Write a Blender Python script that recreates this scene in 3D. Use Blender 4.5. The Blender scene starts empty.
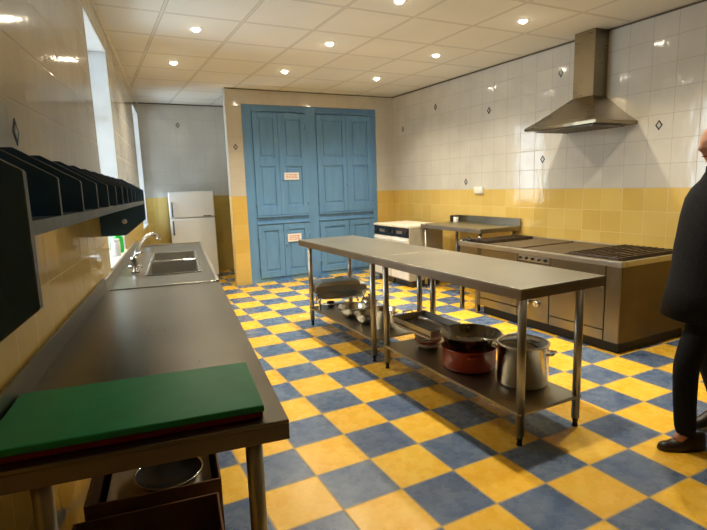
import bpy, bmesh, math, random
from mathutils import Vector, Matrix
random.seed(7)
PI = math.pi
sc = bpy.context.scene
COL = sc.collection

# ------------------------------------------------------------------ materials
class NT:
    def __init__(s, name):
        m = bpy.data.materials.new(name); m.use_nodes = True
        s.m = m; s.t = m.node_tree; s.b = s.t.nodes['Principled BSDF']
        s.out = s.t.nodes['Material Output']
    def n(s, kind, **kw):
        nd = s.t.nodes.new(kind)
        for k, v in kw.items(): setattr(nd, k, v)
        return nd
    def l(s, a, b): s.t.links.new(a, b)
    def val(s, v, sock):
        if hasattr(v, 'is_linked') or hasattr(v, 'links'): s.l(v, sock)
        else: sock.default_value = v
    def math(s, op, a, b=None, c=None):
        nd = s.n('ShaderNodeMath', operation=op)
        s.val(a, nd.inputs[0])
        if b is not None: s.val(b, nd.inputs[1])
        if c is not None: s.val(c, nd.inputs[2])
        return nd.outputs[0]
    def mix(s, f, a, b):
        nd = s.n('ShaderNodeMix', data_type='RGBA')
        s.val(f, nd.inputs[0]); s.val(a, nd.inputs[6]); s.val(b, nd.inputs[7])
        return nd.outputs[2]
    def noise(s, vec, scale, detail=2, rough=.5, dist=0):
        nd = s.n('ShaderNodeTexNoise'); nd.inputs['Scale'].default_value = scale
        nd.inputs['Detail'].default_value = detail; nd.inputs['Roughness'].default_value = rough
        nd.inputs['Distortion'].default_value = dist
        if vec is not None: s.l(vec, nd.inputs['Vector'])
        return nd.outputs['Fac']
    def obj(s): return s.n('ShaderNodeTexCoord').outputs['Object']
    def ramp(s, f, a, b):
        nd = s.n('ShaderNodeMapRange'); s.l(f, nd.inputs[0])
        nd.inputs[1].default_value = a; nd.inputs[2].default_value = b
        return nd.outputs[0]
    def bump(s, h, strength=.3, dist=.01):
        nd = s.n('ShaderNodeBump'); nd.inputs['Strength'].default_value = strength
        nd.inputs['Distance'].default_value = dist
        s.l(h, nd.inputs['Height']); s.l(nd.outputs[0], s.b.inputs['Normal'])
    def scaled(s, v, sx, sy, sz):
        nd = s.n('ShaderNodeMapping'); nd.inputs['Scale'].default_value = (sx, sy, sz)
        s.l(v, nd.inputs[0]); return nd.outputs[0]

def c4(c): return (c[0], c[1], c[2], 1)
def simple(name, col, rough=.5, metal=0., var=.12, scale=6, bump=.0, stretch=(1, 1, 1), spec=None, coat=0):
    k = NT(name); v = k.scaled(k.obj(), *stretch)
    f = k.noise(v, scale, 3)
    d = tuple(x * (1 - var) for x in col); u = tuple(min(1, x * (1 + var)) for x in col)
    k.l(k.mix(k.ramp(f, .3, .7), c4(d), c4(u)), k.b.inputs['Base Color'])
    k.b.inputs['Roughness'].default_value = rough; k.b.inputs['Metallic'].default_value = metal
    if spec is not None: k.b.inputs['Specular IOR Level'].default_value = spec
    if coat: k.b.inputs['Coat Weight'].default_value = coat; k.b.inputs['Coat Roughness'].default_value = .1
    if bump: k.bump(f, bump, .004)
    return k.m
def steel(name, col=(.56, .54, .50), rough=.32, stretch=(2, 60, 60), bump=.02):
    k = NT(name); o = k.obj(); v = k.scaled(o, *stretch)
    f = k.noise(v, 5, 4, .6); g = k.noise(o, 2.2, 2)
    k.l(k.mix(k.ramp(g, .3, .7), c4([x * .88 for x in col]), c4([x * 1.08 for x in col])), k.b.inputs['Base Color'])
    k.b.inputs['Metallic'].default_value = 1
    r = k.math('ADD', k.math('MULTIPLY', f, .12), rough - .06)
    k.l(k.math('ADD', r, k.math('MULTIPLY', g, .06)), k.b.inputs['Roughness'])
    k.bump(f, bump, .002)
    return k.m

def checker_floor():
    k = NT('checker_floor_tiles'); o = k.obj(); s = k.n('ShaderNodeSeparateXYZ'); k.l(o, s.inputs[0])
    S = .33
    ux = k.math('DIVIDE', s.outputs[0], S); uy = k.math('DIVIDE', s.outputs[1], S)
    ix = k.math('FLOOR', ux); iy = k.math('FLOOR', uy)
    par = k.math('FLOORED_MODULO', k.math('ADD', ix, iy), 2.0)
    cx = k.n('ShaderNodeCombineXYZ'); k.l(ix, cx.inputs[0]); k.l(iy, cx.inputs[1])
    wn = k.n('ShaderNodeTexWhiteNoise'); k.l(cx.outputs[0], wn.inputs['Vector']); r = wn.outputs['Value']
    n1 = k.noise(o, 5, 4, .6, .6); n2 = k.noise(o, 13, 3, .6)
    mot = k.ramp(k.math('ADD', k.math('MULTIPLY', n1, .7), k.math('MULTIPLY', n2, .3)), .36, .64)
    yel = k.mix(mot, (.89, .50, .035, 1), (.99, .66, .10, 1))
    yel = k.mix(k.math('MULTIPLY', r, .35), yel, (.84, .42, .02, 1))
    blu = k.mix(mot, (.070, .120, .23, 1), (.18, .235, .33, 1))
    blu = k.mix(k.math('MULTIPLY', r, .3), blu, (.06, .11, .26, 1))
    base = k.mix(par, yel, blu)
    def edge(u):
        f = k.math('FRACT', u); return k.math('MINIMUM', f, k.math('SUBTRACT', 1.0, f))
    e = k.math('MINIMUM', edge(ux), edge(uy))
    g = k.math('LESS_THAN', e, .013)
    col = k.mix(g, base, (.50, .36, .17, 1))
    k.l(col, k.b.inputs['Base Color'])
    rg = k.math('ADD', k.math('MULTIPLY', n2, .15), .20)
    k.l(k.math('ADD', rg, k.math('MULTIPLY', g, .4)), k.b.inputs['Roughness'])
    h = k.math('ADD', k.math('MULTIPLY', k.ramp(e, 0, .03), .6), k.math('MULTIPLY', n2, .35))
    k.bump(h, .25, .003)
    return k.m

def wall_tiles(name, axis, w=.235, h=.235, off=.13, z0=1.41, gw=(.38, .345, .28, 1)):
    k = NT(name); o = k.obj(); s = k.n('ShaderNodeSeparateXYZ'); k.l(o, s.inputs[0])
    u = k.math('DIVIDE', k.math('SUBTRACT', s.outputs[axis], off), w)
    v = k.math('DIVIDE', k.math('SUBTRACT', s.outputs[2], z0), h)
    iu = k.math('FLOOR', u); iv = k.math('FLOOR', v); fu = k.math('FRACT', u); fv = k.math('FRACT', v)
    def edge(f): return k.math('MINIMUM', f, k.math('SUBTRACT', 1.0, f))
    e = k.math('MINIMUM', edge(fu), edge(fv)); g = k.math('LESS_THAN', e, .010)
    yellow = k.math('LESS_THAN', v, 0.0)
    cx = k.n('ShaderNodeCombineXYZ'); k.l(iu, cx.inputs[0]); k.l(iv, cx.inputs[1])
    wn = k.n('ShaderNodeTexWhiteNoise'); k.l(cx.outputs[0], wn.inputs['Vector'])
    sp = k.n('ShaderNodeSeparateColor'); k.l(wn.outputs['Color'], sp.inputs[0])
    n1 = k.noise(o, 3, 3); n2 = k.noise(k.scaled(o, 1, 1, .3), 16, 2)
    wc = k.mix(k.ramp(n1, .3, .7), (.54, .515, .45, 1), (.61, .585, .515, 1))
    yc = k.mix(k.ramp(k.math('ADD', k.math('MULTIPLY', n1, .5), k.math('MULTIPLY', sp.outputs[2], .5)), .2, .8), (.62, .42, .105, 1), (.69, .50, .15, 1))
    gy = (.67, .50, .19, 1)
    base = k.mix(yellow, wc, yc); gr = k.mix(yellow, gw, gy)
    k.l(k.mix(g, base, gr), k.b.inputs['Base Color'])
    k.l(k.math('ADD', k.math('MULTIPLY', g, .5), .09), k.b.inputs['Roughness'])
    tu = k.math('MULTIPLY', k.math('SUBTRACT', sp.outputs[0], .5), fu)
    tv = k.math('MULTIPLY', k.math('SUBTRACT', sp.outputs[1], .5), fv)
    hh = k.math('ADD', k.math('MULTIPLY', k.math('ADD', tu, tv), .45), k.math('MULTIPLY', n2, .26))
    hh = k.math('ADD', hh, k.math('MULTIPLY', k.ramp(e, 0, .02), .12))
    k.bump(hh, .8, .006)
    return k.m

def ceiling_mat():
    k = NT('suspended_ceiling_panels'); o = k.obj(); s = k.n('ShaderNodeSeparateXYZ'); k.l(o, s.inputs[0])
    P = .698
    u = k.math('DIVIDE', k.math('ADD', s.outputs[0], .2226), P); v = k.math('DIVIDE', k.math('SUBTRACT', s.outputs[1], 2.447), P)
    def edge(f):
        f = k.math('FRACT', f); return k.math('MINIMUM', f, k.math('SUBTRACT', 1.0, f))
    e = k.math('MINIMUM', edge(u), edge(v)); g = k.math('LESS_THAN', e, .017)
    shadow_line = k.math('LESS_THAN', k.math('ABSOLUTE', k.math('SUBTRACT', e, .020)), .004)  # thin shadow line beside the grid bars, painted into the panel colour
    n = k.noise(o, 140, 2); n1 = k.noise(o, 1.3, 2)
    base = k.mix(k.ramp(n1, .3, .7), (.74, .725, .65, 1), (.80, .785, .71, 1))
    base = k.mix(k.math('MULTIPLY', n, .18), base, (.55, .53, .46, 1))
    c = k.mix(g, base, (.66, .64, .56, 1)); c = k.mix(shadow_line, c, (.42, .39, .32, 1))
    k.l(c, k.b.inputs['Base Color']); k.b.inputs['Roughness'].default_value = .8
    k.bump(k.math('ADD', k.math('MULTIPLY', n, .3), k.math('MULTIPLY', g, -1.0)), .3, .004)
    return k.m

def emit(name, col, st):
    k = NT(name); k.b.inputs['Emission Color'].default_value = c4(col); k.b.inputs['Emission Strength'].default_value = st
    k.b.inputs['Base Color'].default_value = c4(col); return k.m
def glassy(name, tint=(.95, .98, 1), ior=1.45):
    k = NT(name); t = k.n('ShaderNodeBsdfTransparent'); t.inputs[0].default_value = c4(tint)
    g = k.n('ShaderNodeBsdfGlossy'); g.inputs['Roughness'].default_value = .05
    f = k.n('ShaderNodeFresnel'); f.inputs[0].default_value = ior
    mx = k.n('ShaderNodeMixShader'); k.l(f.outputs[0], mx.inputs[0]); k.l(t.outputs[0], mx.inputs[1]); k.l(g.outputs[0], mx.inputs[2])
    k.l(mx.outputs[0], k.out.inputs['Surface']); return k.m

M = dict(
    floor=checker_floor(),
    wl=wall_tiles('left_wall_tiles', 0, off=.05), wr=wall_tiles('right_wall_tiles', 1, w=.2375, h=.232, off=.125),
    wb=wall_tiles('back_wall_tiles', 0, w=.235, h=.226, off=1.03, gw=(.46, .43, .365, 1)), ceil=ceiling_mat(),
    plaster=simple('white_plaster_reveal', (.75, .77, .76), .6, var=.04),
    steel=steel('brushed_steel', (.46, .44, .39)), hood=steel('warm_hood_steel', (.29, .235, .15), .26, (1, 1, 12), 0.0), steel_top=steel('worn_steel_worktop', (.34, .32, .26), .34, (40, 3, 40), .04),
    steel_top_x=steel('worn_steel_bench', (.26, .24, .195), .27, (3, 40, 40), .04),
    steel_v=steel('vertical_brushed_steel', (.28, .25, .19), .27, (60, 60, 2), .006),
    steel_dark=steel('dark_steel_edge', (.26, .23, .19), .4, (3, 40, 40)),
    chrome=steel('polished_steel', (.74, .73, .70), .12, (3, 3, 3), .0),
    chrome_v=steel('polished_pot_steel', (.74, .69, .60), .08, (22, 22, .5), .5),
    black=simple('black_plastic', (.015, .015, .016), .35), rubber=simple('black_rubber_foot', (.01, .01, .01), .6),
    iron=simple('dark_cast_iron', (.075, .055, .04), .42, .6, .3, 9, .2),
    plate=simple('browned_hotplate', (.085, .06, .035), .5, .3, .3, 5, .1),
    navy=simple('navy_laminate', (.075, .165, .30), .42, var=.1, spec=.35),
    navy_edge=simple('grey_blue_edging', (.15, .19, .24), .5, var=.15, scale=30),
    blue=simple('blue_gloss_paint', (.13, .30, .56), .38, var=.08, scale=4, bump=.12, stretch=(3, 3, .6)),
    green=simple('green_cutting_plastic', (.012, .30, .115), .42, var=.08, scale=12, bump=.05),
    red=simple('red_cutting_plastic', (.22, .012, .015), .45),
    white=simple('white_enamel', (.80, .80, .78), .3, var=.03), range_side=simple('dark_brown_side_panel', (.11, .085, .05), .3, .85, .2, 3, .0), fridge=simple('cool_white_enamel', (.72, .77, .80), .3, var=.02), beige=simple('grey_beige_panel', (.40, .37, .28), .4), cream=simple('cream_enamel', (.78, .73, .60), .35, var=.04),
    gasket=simple('grey_gasket', (.10, .10, .10), .6), bottle=simple('green_bottle_plastic', (.03, .55, .06), .25, var=.05),
    paper=simple('white_sign_card', (.86, .84, .82), .6, var=.02), redink=simple('faded_red_print', (.62, .22, .18), .7),
    orange=simple('terracotta_red_enamel', (.36, .055, .022), .2, var=.15, scale=5), wok=steel('dark_worn_pan', (.22, .20, .16), .24, (2, 2, 2), .0),
    card=simple('brown_cardboard', (.20, .105, .05), .8, var=.15, scale=10, bump=.1), palewood=simple('pale_plywood', (.72, .64, .48), .6, var=.12, scale=4, stretch=(1, 9, 9)),
    cloth=simple('black_wool_coat', (.010, .010, .012), .85, var=.3, scale=60, bump=.3, spec=.2), trouser=simple('black_trouser_cloth', (.010, .011, .015), .85, var=.3, scale=60, bump=.2, spec=.2),
    leather=simple('dark_brown_leather', (.028, .017, .010), .4), skin=simple('warm_skin', (.55, .28, .18), .5, var=.08, scale=14),
    hair=simple('short_grey_brown_hair', (.09, .07, .055), .8, var=.4, scale=60, bump=.4), ceramic=simple('cream_ceramic', (.72, .62, .45), .3, var=.08),
    trim=simple('dark_brown_ceiling_trim', (.10, .075, .05), .6), frame=simple('white_window_paint', (.8, .8, .78), .4, var=.03),
    motif=simple('dark_motif_glaze', (.045, .04, .035), .25), motif_in=simple('silver_motif_glaze', (.45, .44, .40), .2),
    lampglass=emit('lamp_glass', (1, .90, .70), 60), glass=glassy('clear_window_glass'), lid=glassy('tinted_lid_glass', (.42, .41, .39), 3.2),
    lampring=simple('white_lamp_ring', (.8, .77, .7), .4), blackglass=simple('black_control_glass', (.012, .012, .015), .12),
)

# ------------------------------------------------------------------ mesh builder
class MB:
    def __init__(s): s.bm = bmesh.new()
    def box(s, x0, x1, y0, y1, z0, z1, mi=0):
        P = [(x, y, z) for x in (x0, x1) for y in (y0, y1) for z in (z0, z1)]
        v = [s.bm.verts.new(p) for p in P]
        for f in ((0, 1, 3, 2), (4, 6, 7, 5), (0, 4, 5, 1), (2, 3, 7, 6), (0, 2, 6, 4), (1, 5, 7, 3)):
            fc = s.bm.faces.new([v[i] for i in f]); fc.material_index = mi
        return s
    def prism(s, poly, a, b, axis):
        # poly in the two other axes (cyclic order xyz without axis)
        def P(u, v, w):
            return {0: (w, u, v), 1: (u, w, v), 2: (u, v, w)}[axis]
        A = [s.bm.verts.new(P(u, v, a)) for u, v in poly]; B = [s.bm.verts.new(P(u, v, b)) for u, v in poly]
        n = len(poly); s.bm.faces.new(A); s.bm.faces.new(B[::-1])
        for i in range(n): s.bm.faces.new([A[i], B[i], B[(i + 1) % n], A[(i + 1) % n]])
        return s
    def cyl(s, p0, p1, r0, r1=None, seg=20, caps=True):
        r1 = r0 if r1 is None else r1
        p0 = Vector(p0); p1 = Vector(p1); d = (p1 - p0).normalized()
        a = d.orthogonal().normalized(); b = d.cross(a)
        A = []; B = []
        for i in range(seg):
            t = 2 * PI * i / seg; o = a * math.cos(t) + b * math.sin(t)
            A.append(s.bm.verts.new(p0 + o * r0)); B.append(s.bm.verts.new(p1 + o * r1))
        for i in range(seg):
            f = s.bm.faces.new([A[i], A[(i + 1) % seg], B[(i + 1) % seg], B[i]]); f.smooth = True
        if caps: s.bm.faces.new(A[::-1]); s.bm.faces.new(B)
        return s
    def lathe(s, prof, c=(0, 0, 0), seg=36, sx=1, sy=1):
        rings = []
        for r, z in prof:
            if r < 1e-5: rings.append([s.bm.verts.new((c[0], c[1], c[2] + z))]); continue
            rings.append([s.bm.verts.new((c[0] + r * sx * math.cos(2 * PI * i / seg), c[1] + r * sy * math.sin(2 * PI * i / seg), c[2] + z)) for i in range(seg)])
        for A, B in zip(rings, rings[1:]):
            for i in range(seg):
                j = (i + 1) % seg
                if len(A) == 1 and len(B) == 1: continue
                if len(A) == 1: f = s.bm.faces.new([A[0], B[i], B[j]])
                elif len(B) == 1: f = s.bm.faces.new([A[i], A[j], B[0]])
                else: f = s.bm.faces.new([A[i], A[j], B[j], B[i]])
                f.smooth = True
        return s
    def tube(s, pts, r, seg=12):
        pts = [Vector(p) for p in pts]; rings = []; a = None
        for i, p in enumerate(pts):
            d = (pts[min(i + 1, len(pts) - 1)] - pts[max(i - 1, 0)]).normalized()
            a = d.orthogonal().normalized() if a is None else (a - d * a.dot(d)).normalized()
            b = d.cross(a); rr = r[i] if isinstance(r, (list, tuple)) else r
            rings.append([s.bm.verts.new(p + (a * math.cos(2 * PI * k / seg) + b * math.sin(2 * PI * k / seg)) * rr) for k in range(seg)])
        for A, B in zip(rings, rings[1:]):
            for k in range(seg):
                f = s.bm.faces.new([A[k], A[(k + 1) % seg], B[(k + 1) % seg], B[k]]); f.smooth = True
        s.bm.faces.new(rings[0][::-1]); s.bm.faces.new(rings[-1]); return s
    def build(s, name, mat, parent=None, bevel=0, **props):
        bmesh.ops.recalc_face_normals(s.bm, faces=s.bm.faces[:])
        me = bpy.data.meshes.new(name); s.bm.to_mesh(me); s.bm.free()
        for m in (mat if isinstance(mat, (list, tuple)) else [mat]): me.materials.append(m)
        o = bpy.data.objects.new(name, me); COL.objects.link(o)
        if parent: o.parent = parent
        if bevel:
            b = o.modifiers.new('bevel', 'BEVEL'); b.width = bevel; b.segments = 2; b.limit_method = 'ANGLE'
        for k, v in props.items(): o[k] = v
        return o

def thing(name, label, cat, loc=(0, 0, 0), rz=0, group=None):
    o = bpy.data.objects.new(name, None); COL.objects.link(o); o.location = loc; o.rotation_euler = (0, 0, rz)
    o.empty_display_size = .1; o['label'] = label; o['category'] = cat
    if group: o['group'] = group
    return o
def struct(name, mb, mat, loc=(0, 0, 0), rz=0, bevel=0):
    o = mb.build(name, mat, None, bevel); o['kind'] = 'structure'; o.location = loc; o.rotation_euler = (0, 0, rz); return o
def dup(root, loc, rz, label):
    r = root.copy(); COL.objects.link(r); r.location = loc; r.rotation_euler = (0, 0, rz); r['label'] = label
    for ch in list(root.children):
        c = ch.copy(); COL.objects.link(c); c.parent = r
        for g in ch.children:
            d = g.copy(); COL.objects.link(d); d.parent = c
    return r

# ------------------------------------------------------------------ the room
H = 3.03
W0 = Vector((-.885, 1.44, 0)); UX, UY = .1415, .9899      # the left wall runs at a slight angle to the tile grid
AL = math.atan2(UY, UX)
def LW(t, d, z=0): return (W0.x + UX * t + UY * d, W0.y + UY * t - UX * d, z)

struct('floor', MB().box(-3.2, 4.3, -8.9, 7.5, -.1, 0), M['floor'])
struct('ceiling', MB().box(-3.2, 4.3, -8.9, 7.5, H, H + .1), M['ceil'])

# left wall in its own frame: x = along, y = -(distance into room)
WD = .011; NEAR = .017; TH = .36
wins = [(.42, 1.66), (4.58, 5.80)]; SZ, TZ = .975, 2.83
m = MB(); t = -10.6
for a, b in wins:
    if t < -5: m.prism([(t, WD + NEAR * (-t)), (0, WD), (a, WD), (a, TH + .3), (t, TH + .3)], 0, H, 2)
    else: m.box(t, a, WD, TH, 0, H)
    m.box(a, b, WD, TH, 0, SZ - .02); m.box(a, b, WD, TH, TZ, H); t = b
m.box(t, 6.05, WD, TH, 0, H)
left = struct('wall_left', m, M['wl'], W0, AL - .004)
for i, (a, b) in enumerate(wins):
    e = .002
    m = MB(); m.box(a + e, a + .045, .24, .30, SZ, TZ); m.box(b - .045, b - e, .24, .30, SZ, TZ)
    m.box(a + .045, b - .045, .24, .30, SZ, SZ + .05); m.box(a + .045, b - .045, .24, .30, TZ - .05, TZ - e)
    m.box((a + b) / 2 - .025, (a + b) / 2 + .025, .245, .295, SZ + .05, TZ - .05); m.box(a + .045, b - .045, .245, .295, 2.2, 2.25)
    w = struct('window_%d' % (i + 1), m, M['frame'], W0, AL - .004, .004)
    MB().box(a + .04, b - .04, .268, .272, SZ + .05, TZ - .05).build('pane', M['glass'], w)
    MB().box(a + e, b - e, WD - .012, .24, SZ - .019, SZ).build('window_sill', M['white'], w, .003)
    m = MB(); m.box(b - .010, b - e, WD + .004, .24, SZ, TZ - e); m.box(a + e, a + .010, WD + .004, .24, SZ, TZ - e)
    m.box(a + .010, b - .010, WD + .004, .24, TZ - .010, TZ - e); m.build('window_reveal', M['plaster'], w)

struct('wall_right', MB().box(4.0, 4.3, -8.8, 7.5, 0, H), M['wr'])
YB = 5.52; DX0, DX1, DZ = 1.27, 3.645, 2.805
m = MB(); m.box(1.03, DX0, YB, YB + .13, 0, H); m.box(DX1, 4.0, YB, YB + .13, 0, H); m.box(DX0, DX1, YB, YB + .13, DZ, H); m.box(DX0, DX1, YB + .06, YB + .13, 0, DZ)
back = struct('wall_back', m, M['wb'])
struct('wall_recess', MB().box(-.6, 4.3, 7.25, 7.5, 0, H), M['wb'])
struct('wall_rear', MB().box(-3.2, 4.3, -9.0, -8.8, 0, H), M['wb'])
struct('trim_1', MB().box(3.985, 3.9999, -8.79, YB - .001, H - .016, H - .0005), M['trim'])
struct('trim_2', MB().box(1.03, 3.985, YB - .014, YB - .0002, H - .014, H - .0005), M['trim'])
struct('trim_3', MB().box(-.03, 3.9, 7.234, 7.2499, H - .018, H - .0005), M['trim'])
struct('trim_4', MB().box(0, 5.85, WD - .015, WD - .0002, H - .010, H - .0005), M['ceil'], W0, AL - .004)

# diamond insets glazed on the wall tiles
def diamond(parent, pos, axis, r=.05):
    # ring with light centre; axis = wall normal axis in the wall's local frame, pos = centre on the surface, sign into room
    x, y, z, sg = pos
    m = MB()
    def D(k): return [(-k * .72, 0), (0, k), (k * .72, 0), (0, -k)]
    off = (y if axis == 0 else x)
    o_, i_ = D(r), D(r * .62)
    for j in range(4):
        k = (j + 1) % 4
        quad = [o_[j], o_[k], i_[k], i_[j]]
        quad = [(off + a, z + b) for a, b in quad]
        base = x if axis == 0 else y
        m.prism(quad, base, base + sg * .003, axis)
    dm = m.build('diamond_inset', M['motif'], parent)
    base = x if axis == 0 else y
    MB().prism([(off + a, z + b) for a, b in D(r * .5)], base, base + sg * .004, axis).build('diamond_center', M['motif_in'], dm)
wr = bpy.data.objects['wall_right']
for Y, Z in [(5.20, 2.45), (4.27, 2.686), (3.076, 2.468), (1.904, 2.72), (2.135, 1.765), (3.544, 1.52), (.732, 2.008)]:
    diamond(wr, (4.0, Y, Z, -1), 0)
diamond(back, (1.147, YB, 2.16, -1), 1)
diamond(bpy.data.objects['wall_recess'], (.597, 7.25, 2.667, -1), 1)
diamond(left, (-1.535, WD + NEAR * 1.535, 1.765, -1), 1)

# ------------------------------------------------------------------ downlights
def downlight(name='downlight'):
    t = thing(name, '', 'ceiling light', (0, 0, H), 0, 'recessed ceiling downlights')
    MB().lathe([(.040, -.002), (.055, -.006), (.058, -.001), (.058, -.0002), (.040, -.0002), (.040, -.002)], seg=28).build('trim_ring', M['lampring'], t)
    MB().lathe([(0, -.024), (.02, -.021), (.034, -.012), (.039, -.003), (.039, -.0004), (0, -.0004)], seg=24).build('lamp_lens', M['lampglass'], t)
    return t
LX = [.126, 1.517, 2.918]; LYS = [.049, 1.441, 2.813, 4.214]
labels = {(1.517, .049): 'lit downlight above the near end of the steel table', (2.918, .049): 'lit downlight above the walking person', (.126, 4.214): 'small lit downlight in the ceiling nearest the white fridge', (.126, 2.813): 'lit downlight in the ceiling over the sink, nearer of the left pair',
          (1.517, 4.214): 'lit downlight in front of the blue cupboard, on its left half', (2.918, 4.214): 'lit downlight in the ceiling in front of the right half of the blue cupboard',
          (1.517, 2.813): 'lit downlight above the far steel table, left of the two in its row', (2.918, 2.813): 'lit downlight above the splashback table, right of the two in its row',
          (1.517, 1.441): 'lit downlight cut by the top edge, over the near steel table', (2.918, 1.441): 'lit downlight in the ceiling just left of the extractor hood chimney'}
first = None
POW = {}
for x in LX:
    for y in LYS:
        if x < 1 and y < 2: continue
        lab = labels[(x, y)]
        if first is None:
            first = downlight(); first.location = (x, y, H); first['label'] = lab
        else: dup(first, (x, y, H), 0, lab)
        L = bpy.data.lights.new('downlight_beam', 'SPOT'); L.energy = 114; L.color = (1, .875, .67); L.spot_size = math.radians(135); L.spot_blend = 1.0; L.shadow_soft_size = .035
        lo = bpy.data.objects.new('downlight_beam', L); lo.location = (x, y, H - .065); COL.objects.link(lo)
for i, (a, b) in enumerate(wins):   # daylight portals in the window openings
    L = bpy.data.lights.new('window_daylight', 'AREA'); L.shape = 'RECTANGLE'; L.size = b - a - .1; L.size_y = TZ - SZ - .1; L.cycles.is_portal = True
    lo = bpy.data.objects.new('window_daylight', L); COL.objects.link(lo)
    p = LW((a + b) / 2, -.34, (SZ + TZ) / 2); lo.location = p
    n = Vector((UY, -UX, 0)); lo.rotation_euler = (-n).to_track_quat('Z', 'Y').to_euler()
w = bpy.data.worlds.new('sky'); sc.world = w; w.use_nodes = True
bg = w.node_tree.nodes['Background']; bg.inputs[0].default_value = (.78, .89, 1, 1); bg.inputs[1].default_value = 9.0

# ------------------------------------------------------------------ built-in blue cupboard
def leaf(parent, x0, x1, z0, z1, panels, hinge):
    """a framed door leaf with recessed raised panels; front at local y=-.03"""
    m = MB(); st = .085; yf, yb = -.035, -.012
    m.box(x0, x0 + st, yf, yb, z0, z1); m.box(x1 - st, x1, yf, yb, z0, z1)
    zs = [z0] + [q for p in panels for q in p] + [z1]
    for a, b in zip(zs[::2], zs[1::2]): m.box(x0 + st, x1 - st, yf, yb, a, b)
    d = m.build('door', M['blue'], parent, .004)
    for a, b in panels:
        p = MB(); p.box(x0 + st - .002, x1 - st + .002, -.016, yb, a - .002, b + .002)
        q = MB(); pw = .035; q.box(x0 + st + pw, x1 - st - pw, -.026, -.014, a + pw, b - pw)
        po = p.build('door_panel', M['blue'], d); q.build('raised_field', M['blue'], d, .006)
    hx = x0 if hinge == 'L' else x1
    for zz in (z0 + .18, z1 - .2):
        MB().cyl((hx, -.04, zz - .04), (hx, -.04, zz + .04), .009, seg=10).build('hinge', M['blue'], d)
    return d
cup = thing('built_in_cupboard', 'tall wide built-in cupboard with panelled doors painted blue in the back wall', 'cupboard', (0, YB + .02, 0))
m = MB(); y0, y1 = -.012, .035
m.box(DX0 + .002, DX1 - .002, .0, y1, .0, DZ - .002)
xs = [(DX0 + .002, 1.42), (2.31, 2.50), (3.55, DX1 - .002)]
for a, b in xs: m.box(a, b, y0, 0, 0, DZ - .002)
for a, b in ((1.42, 2.31), (2.50, 3.55)):
    m.box(a, b, y0, 0, 0, .06); m.box(a, b, y0, 0, .94, 1.07); m.box(a, b, y0, 0, 2.70, DZ - .002)
m.build('face_frame', M['blue'], cup, .003)
for a, b, s_ in ((1.425, 2.305, 1.85), (2.505, 3.545, 3.06)):
    for x0, x1, h in ((a, s_ - .003, 'L'), (s_ + .003, b, 'R')):
        leaf(cup, x0, x1, 1.085, 2.685, [(1.23, 1.86), (2.0, 2.60)], h)
        leaf(cup, x0, x1, .07, .935, [(.17, .84)], h)
    MB().box(s_ - .018, s_ + .018, -.046, -.036, 1.085, 2.685).build('astragal', M['blue'], cup, .004)
    MB().box(a - .01, b + .01, -.05, -.012, 1.055, 1.078).build('ledge_moulding', M['blue'], cup, .004)
    MB().box(a - .01, b + .01, -.05, -.012, .945, .965).build('ledge_moulding', M['blue'], cup, .004)
    m = MB(); n = 12; w_ = b - a
    arc = [(a + w_ * i / n, 2.69 + .03 * math.sin(PI * i / n)) for i in range(n + 1)]
    m.prism(arc + [(x, z + .022) for x, z in arc[::-1]], -.05, -.012, 1); m.build('arched_moulding', M['blue'], cup)
for x, z in ((1.88, 1.65), (1.89, .60), (3.03, 1.55), (3.09, .6)):
    m = MB(); m.lathe([(0, 0), (.014, 0), (.02, .006), (.014, .02), (.008, .03), (.008, .04)], seg=14)
    k = m.build('door_knob', M['blue'], cup); k.rotation_euler = (-PI / 2, 0, 0); k.location = (x, -.07, z)
def sign(label, x, z, w_, h):
    t = thing('notice_card', label, 'sign', (x, YB - .0205, z))
    MB().box(-w_ / 2, w_ / 2, -.004, 0, -h / 2, h / 2).build('card', M['paper'], t)
    m = MB(); r = random.Random(3)
    for k in range(3):
        zz = h / 2 - h * (.28 + .22 * k); xx = -w_ * .38
        while xx < w_ * .34:
            ww = r.uniform(.1, .2) * w_; m.box(xx, min(xx + ww, w_ * .4), -.0055, -.004, zz - h * .05, zz + h * .05); xx += ww + w_ * .05
    m.build('printed_lines', M['redink'], t, label='small faded red printing')
sign('white card notice with faded red print fixed on the upper left blue doors', 2.03, 1.70, .25, .115)
sign('white card notice fixed on the lower left blue door, just behind the steel table end', 2.03, .70, .24, .13)

# ------------------------------------------------------------------ fridge
fr = thing('fridge_freezer', 'white two-door fridge freezer standing in the recess left of the blue cupboard', 'fridge', (.59, 6.45, 0), -math.radians(7))
MB().box(-.355, .355, .05, .68, .05, 1.50).build('body', M['fridge'], fr, .012)
MB().box(-.34, .34, .08, .6, .0, .05).build('plinth', M['black'], fr)
d1 = MB().box(-.36, .36, -.01, .045, 1.075, 1.505).build('freezer_door', M['fridge'], fr, .014)
d2 = MB().box(-.36, .36, -.01, .045, .07, 1.06).build('fridge_door', M['fridge'], fr, .014)
for d_, a, b in ((d1, 1.10, 1.33), (d2, .80, 1.02)):
    MB().tube([(-.315, -.01, a), (-.315, -.045, a + .02), (-.315, -.05, (a + b) / 2), (-.315, -.045, b - .02), (-.315, -.01, b)], .013).build('handle', M['gasket'], d_, label='dark grey handle')
MB().box(.17, .30, -.014, -.0101, 1.082, 1.10).build('badge', M['gasket'], d1, label='small dark badge')

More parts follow.
